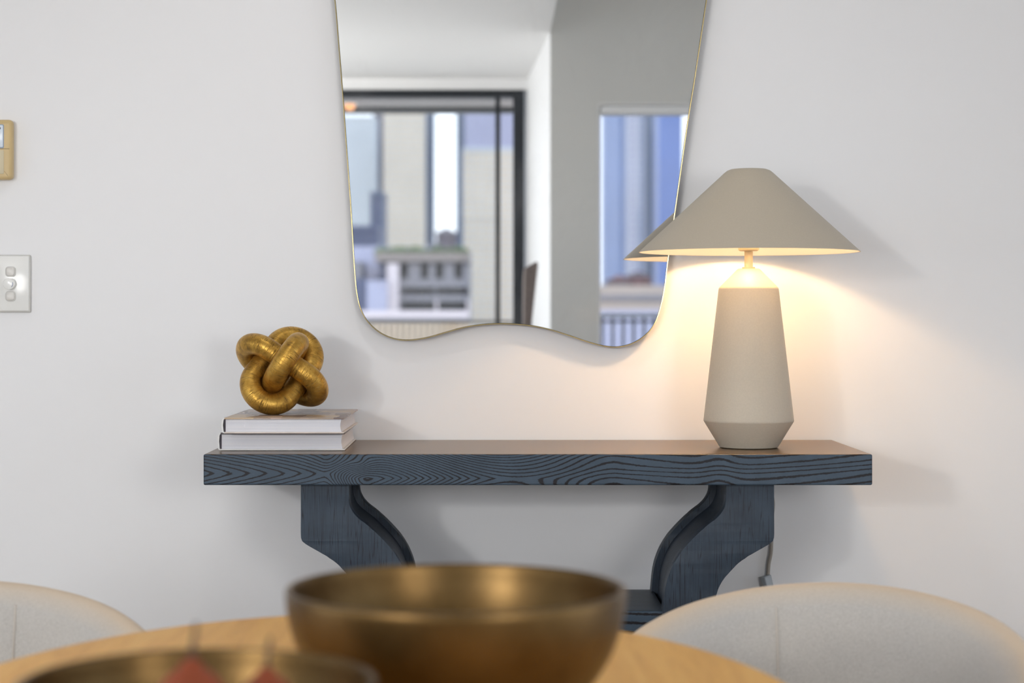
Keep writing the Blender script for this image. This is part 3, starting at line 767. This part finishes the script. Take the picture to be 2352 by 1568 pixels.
def fruit(label, x, D, ztop, s, lean, base=None):
    pr = [(0, 0), (.014, .001), (.025, .009), (.0305, .024), (.030, .038), (.0255, .051), (.018, .061), (.010, .068), (.005, .074), (0, .0755)]
    pr = [(p.x, p.y) for p in catmull([(a, b, 0) for a, b in pr], 4)]
    e = thing('round_fruit', label, 'fruit', (x, -DW + D, ztop - .0755 * s), 0, 'rust-coloured fruits in the small bowl')
    e.scale = (s, s, s); e.rotation_euler = (lean[0], lean[1], 0)
    ob('body', lathe(bmesh.new(), [(max(r, 0), z) for r, z in pr], 48), M['fruit'], e, smooth=60)
    ob('stem', tube(bmesh.new(), catmull([(0, 0, .072), (.001, 0, .083), (.002, .002, .092), (.003, .004, .100)], 5), lambda t: .0022 - .0006 * t, 8), M['fruit_stem'], e, smooth=60)
fruit('rust-coloured round fruit on the left in the shallow bronze bowl', X_(440, 1.285), 1.285, Z_(1508, 1.285), .95, (0, 0))
fruit('rust-coloured round fruit on the right in the shallow bronze bowl', X_(612, 1.325), 1.325, Z_(1530, 1.325), .85, (0, 0))

# ------------------------------------------------------------------ chair seen in the mirror
DC = 7.75
hc = thing('high_back_chair', 'taupe high-backed chair seen edge-on in the mirror beside the glass door', 'chair', (X_(1215, DC) - .02, VY - DC, 0))
x0 = hc.location.x
def cx(px, D=DC): return X_(px, D) - x0
pts = [(cx(1196), .42), (cx(1214), .42), (cx(1220), Z_(735, DC)), (cx(1233.5), Z_(612, DC)), (cx(1232.5), Z_(605, DC)), (cx(1228), Z_(604, DC)), (cx(1204), Z_(618, DC)), (cx(1203), Z_(650, DC))]
bm = bmesh.new(); prism(bm, pts, -.22, .20, bev=.008); ob('backrest', bm, M['taupe'], hc, smooth=40)
ob('seat', mk(cx(1196) - .46, cx(1212), -.24, .22, .38, .47, bev=.02, seg=3), M['taupe'], hc, smooth=40)
for sx in (cx(1196) - .42, cx(1206) - .01):
    for sy in (-.2, .18): ob('leg', tube(bmesh.new(), [(sx, sy, 0), (sx, sy, .385)], lambda t: .012 + .006 * t, 10), M['black_alu'], hc, smooth=40)

# ------------------------------------------------------------------ balcony
e = bpy.data.objects.new('trim_2', None)
M['soffit'] = plain('balcony_soffit_render', (.30, .265, .25), .8, noise=.06, nscale=4)
M['concrete'] = plain('balcony_concrete', (.6, .6, .59), .8, noise=.1, nscale=5, bump=.2)
DE = 11.9; YE = VY - DE
zsf = Z_(262, DE)
bm = bmesh.new(); box(bm, -4.2, 2.9, YE, Y1 - T, zsf + .03, zsf + .25); struct(ob('trim_3', bm, M['soffit']))
struct(ob('trim_5', mk(-4.2, 2.9, YE, YE + .14, zsf, zsf + .04), M['black_alu']))
bm = bmesh.new(); box(bm, -4.2, 2.9, YE, Y1 - T, -.25, -.02); struct(ob('trim_4', bm, M['concrete']))
zl = zsf + .03; dl_ = (zl - CH) * F / (PY - 236)
dn = thing('balcony_downlight', 'small warm round downlight in the balcony ceiling, seen in the mirror', 'lamp', (X_(803, dl_), VY - dl_, zl))
ob('housing', lathe(bmesh.new(), [(.036, 0), (.05, 0), (.05, -.006), (.046, -.010), (.036, -.010), (.036, 0)], 32), M['trim'], dn, smooth=40)
ob('diffuser', lathe(bmesh.new(), [(0, -.05), (.018, -.047), (.03, -.036), (.036, -.02), (.036, -.006), (0, -.004)], 32), emis('downlight_glow', (1.0, .42, .16), 1.3), dn, smooth=40)
bal = thing('balcony_balustrade', 'clear glass balcony balustrade with a slim grey cap rail, seen in the mirror', 'railing', (-.6, YE + .12, 0))
M['rail'] = plain('grey_rail_metal', (.17, .18, .21), .4, .5, noise=.05)
ob('cap_rail', mk(-3.5, 3.4, -.02, .02, Z_(741, DE), Z_(735, DE), bev=.003), M['rail'], bal)
for k in range(6):
    a = -3.5 + k * 1.15; ob('glass_panel', mk(a + .01, a + 1.14, -.005, .005, .06, Z_(741, DE)), M['pane'], bal)
ob('base_rail', mk(-3.5, 3.4, -.02, .02, -.02, .06, bev=.003), M['rail'], bal)

# ------------------------------------------------------------------ the city, seen in the mirror
GZ = -45.0
def flatmat(n, c, r=.7, nz=.06): return plain(n, c, r, noise=nz, nscale=.03)
M['cream'] = flatmat('cream_facade', (.60, .49, .36)); M['white_f'] = flatmat('white_facade', (0.527, 0.552, 0.578)); M['slate'] = flatmat('slate_glass_facade', (0.085, 0.111, 0.170), .4)
M['dkblue'] = flatmat('dark_blue_facade', (0.064, 0.076, 0.145), .5); M['brownf'] = flatmat('brown_facade', (0.119, 0.098, 0.119)); M['lav'] = flatmat('lavender_facade', (0.357, 0.357, 0.468))
M['blue1'] = flatmat('pale_blue_glass', (.30, .36, .52), .35); M['blue2'] = flatmat('strong_blue_glass', (.145, .205, .42), .3); M['beige'] = flatmat('beige_facade', (.36, .30, .26))
M['tan'] = flatmat('tan_balustrade', (.46, .35, .25)); M['dark_f'] = flatmat('dark_opening', (.003, .003, .006)); M['green'] = flatmat('roof_plants', (.10, .13, .06), .9, .4)
M['grey_f'] = flatmat('grey_facade', (.19, .18, .20)); M['pink_f'] = flatmat('pale_pink_render', (0.561, 0.493, 0.510)); M['asph'] = flatmat('asphalt', (.12, .12, .13))
M['cornice'] = flatmat('brown_cornice', (.22, .185, .17)); M['rust'] = flatmat('rust_roof', (.17, .09, .09))
g = ob('street_ground', mk(-900, 900, -3000, -120, GZ - 1, GZ), M['asph']); struct(g)
def tower(label, px0, px1, ytop, D, m, m2, depth=28, fl=3.4, bay=5.0, ybot=None):
    """a tower with projecting floor bands and piers"""
    x0, x1 = X_(px0, D), X_(px1, D); y = VY - D; z1 = Z_(ytop, D); z0 = GZ if ybot is None else Z_(ybot, D)
    t = thing('apartment_tower', label, 'building', ((x0 + x1) / 2, y, z0)); W = x1 - x0; H = z1 - z0
    ob('core', mk(-W / 2, W / 2, -depth, 0, 0, H), m, t)
    bm = bmesh.new(); k = fl
    while k < H: box(bm, -W / 2 - .2, W / 2 + .2, -.5, .45, k - .35, k + .35); k += fl
    b = ob('floor_bands', bm, m2, t); b['kind'] = 'stuff'
    bm = bmesh.new(); nb = max(1, round(W / bay))
    for i in range(nb + 1): x = -W / 2 + W * i / nb; box(bm, x - .3, x + .3, -.3, .7, 0, H)
    b = ob('piers', bm, m2, t); b['kind'] = 'stuff'
    ob('roof_parapet', mk(-W / 2 - .3, W / 2 + .3, -depth, .8, H, H + 1.5), m2, t)
    return t
tower('pale blue-white tower at the left edge of the mirrored skyline', 700, 863, 272, 1250, M['white_f'], M['white_f'])
tower('narrow dark brown tower between the white and cream towers in the mirror', 858, 884, 200, 1300, M['brownf'], M['brownf'])
tower('cream residential tower with faint floor lines, widest one behind the glass door', 881, 974, 200, 1150, M['cream'], M['white_f'])
tower('slim slate-blue tower right of the wide cream tower in the mirror', 970, 996, 200, 1220, M['slate'], M['slate'])
tower('thin dark blue tower left of the cream tower beside the door stile', 1049, 1066, 200, 1270, M['slate'], M['slate'])
tower('lavender-grey tower rising above the cream tower near the door stile', 1060, 1200, 150, 1500, M['lav'], M['lav'])
tower('cream tower standing behind the dark door stile in the mirror', 1064, 1192, 345, 1050, M['cream'], M['white_f'])
tower('squat dark blue block at the foot of the leftmost tower', 700, 868, 527, 700, M['dkblue'], M['dkblue'])
tower('dark navy block leaning against the cream tower foot', 852, 880, 448, 760, M['dkblue'], M['slate'])
tower('blue curtain-wall tower, pale left half, in the nook window', 1388, 1492, 150, 900, M['blue1'], M['blue1'], bay=3)
tower('lavender strip tower standing in front of the pale blue curtain-wall tower', 1442, 1486, 150, 850, M['lav'], M['white_f'])
tower('slate stripe tower in the middle of the nook window view', 1490, 1516, 150, 800, M['slate'], M['slate'])
tower('strong blue glass tower filling the right of the nook window', 1514, 1566, 150, 740, M['blue2'], M['blue2'], bay=3)
# small houses
def house(label, px0, px1, ytop, D, m, rm, depth=14):
    x0, x1 = X_(px0, D), X_(px1, D); z1 = Z_(ytop, D); W = x1 - x0; H = z1 - GZ
    t = thing('house', label, 'building', ((x0 + x1) / 2, VY - D, GZ))
    ob('walls', mk(-W / 2, W / 2, -depth, 0, 0, H * .97), m, t)
    bm = bmesh.new(); rh = W * .28
    prism(bm, [(-W / 2 - .5, H * .97 - .0), (W / 2 + .5, H * .97), (0, H * .97 + rh)], -depth, .6); ob('roof', bm, rm, t)
    ns = max(2, int(W / 3)); 
    for r_ in range(2):
        for i in range(ns): x = -W / 2 + W * (i + .5) / ns; ob('window', mk(x - .5, x + .5, -.1, .12, H * .97 - 3 - 3.2 * r_, H * .97 - 1.3 - 3.2 * r_), M['dark_f'], t)
house('brown gabled building between the slate and thin blue towers in the mirror', 1002, 1048, 520, 620, M['brownf'], M['grey_f'])
house('pale low house left of the brown gabled building', 980, 1012, 548, 560, M['lav'], M['grey_f'])
house('dark rust-roofed house under the blue towers, left of two', 1398, 1446, 628, 420, M['brownf'], M['rust'])
house('dark rust-roofed house under the blue towers, right of two', 1440, 1494, 620, 450, M['rust'], M['brownf'])
# low building with roof garden, punched windows and a balustrade
DB = 240.0; bx0, bx1 = X_(800, DB), X_(1079, DB); oy = VY - DB
lb = thing('low_apartment_building', 'low grey building with roof plants and four dark windows, seen in the mirror', 'building', (0, oy, GZ))
def bz(y, D=DB): return Z_(y, D) - GZ
def bxx(x, D=DB): return X_(x, D)
xs = [928, 975, 1009, 1053]; ww = 9
bm = bmesh.new()                        # facade with four real openings
x_prev = bxx(915)
for x in xs: box(bm, x_prev, bxx(x - ww), -1.2, 0, bz(640), bz(604)); x_prev = bxx(x + ww)
box(bm, x_prev, bxx(1079), -1.2, 0, bz(640), bz(604))
box(bm, bxx(915), bxx(1079), -1.2, 0, bz(604), bz(598)); box(bm, bxx(915), bxx(1079), -1.2, 0, bz(660), bz(640))
box(bm, bxx(915), bxx(1079), -1.2, 0, bz(692), bz(677)); box(bm, bxx(915), bxx(1079), -1.2, 0, 0, bz(712))
ob('facade', bm, M['grey_f'], lb)
ob('interior_wall', mk(bxx(915), bxx(1079), -9, -1.6, 0, bz(600)), M['dark_f'], lb)
for x in xs: ob('window', mk(bxx(x - ww), bxx(x + ww), -.9, -.75, bz(640), bz(606)), M['dark_f'], lb)
for k in range(9): x = 920 + k * 19.4; ob('pillar', mk(bxx(x), bxx(x + (5 if k % 4 == 0 else 2)), -1.1, -.1, bz(712), bz(660)), M['grey_f'], lb)
for x in (1000, 1072): ob('pier', mk(bxx(x), bxx(x + 6), -.4, .5, bz(712), bz(690)), M['pink_f'], lb)
ob('cornice', mk(bxx(862), bxx(1080), -9, .8, bz(600), bz(580)), M['cornice'], lb)['label'] = 'beige roof cornice'
ob('left_wing', mk(bxx(890), bxx(917), -6, 1.4, 0, bz(606)), M['pink_f'], lb)['label'] = 'pale pink rendered wing'
ob('low_wing', mk(bxx(846), bxx(892), -6, 3.0, 0, bz(645)), M['lav'], lb)
ob('low_wing', mk(bxx(780), bxx(846), -8, 1.0, 0, bz(640)), M['dkblue'], lb)
ob('low_wing', mk(bxx(780), bxx(830), -8, .5, bz(645), bz(600)), M['grey_f'], lb)
ob('low_wing', mk(bxx(780), bxx(880), -14, -8, 0, bz(560)), M['lav'], lb)
bm = bmesh.new()
for k in range(64):
    px = random.uniform(866, 1074); r = random.uniform(.25, .6)
    m_ = Matrix.Translation((bxx(px), -random.uniform(0, 3), bz(578) + random.uniform(0, .35))) @ Matrix.Diagonal((r * 1.4, r, r, 1))
    bmesh.ops.create_icosphere(bm, subdivisions=2, radius=1, matrix=m_)
for v_ in bm.verts: v_.co += Vector((random.uniform(-.06, .06), 0, random.uniform(-.06, .06)))
rp = ob('roof_plants', bm, M['green'], lb); rp['kind'] = 'stuff'
DR = 170.0
br = thing('terrace_balustrade', 'tan terrace balustrade with a pale handrail in front of the low building', 'railing', (0, VY - DR, GZ))
def rz_(y): return Z_(y, DR) - GZ
ob('handrail', mk(X_(780, DR), X_(1078, DR), -.3, .25, rz_(729), rz_(714), bev=.02), M['pink_f'], br)
ob('under_rail', mk(X_(780, DR), X_(1078, DR), -.2, .1, rz_(738), rz_(729)), M['grey_f'], br)
for k in range(22): x = 786 + k * 13.6; ob('baluster', mk(X_(x, DR), X_(x + 9, DR), -.12, .12, rz_(800), rz_(738)), M['tan'], br)
ob('backing_wall', mk(X_(780, DR), X_(1078, DR), -.8, -.4, 0, rz_(742)), M['beige'], br)
bt = thing('beige_terrace_block', 'beige low block below the rust-roofed houses in the nook window', 'building', (0, VY - 300, GZ))
ob('walls', mk(X_(1340, 300), X_(1620, 300), -10, 0, 0, Z_(655, 300) - GZ), M['beige'], bt)
ob('band', mk(X_(1340, 300), X_(1620, 300), -10, .4, Z_(690, 300) - GZ, Z_(676, 300) - GZ), M['grey_f'], bt)
ob('lower_wall', mk(X_(1340, 300), X_(1620, 300), -10, .8, 0, Z_(712, 300) - GZ), M['lav'], bt)
nr = thing('nook_railing', 'dark vertical-bar railing with a pale handrail outside the nook window', 'railing', (0, VY - 11.2, 0))
ob('handrail', mk(.45, 2.0, -.02, .02, Z_(729, 11.2), Z_(720, 11.2), bev=.004), M['white_f'], nr)
for k in range(24): ob('bar', mk(.47 + k * .065, .484 + k * .065, -.007, .007, 0, Z_(729, 11.2)), M['black_alu'], nr)
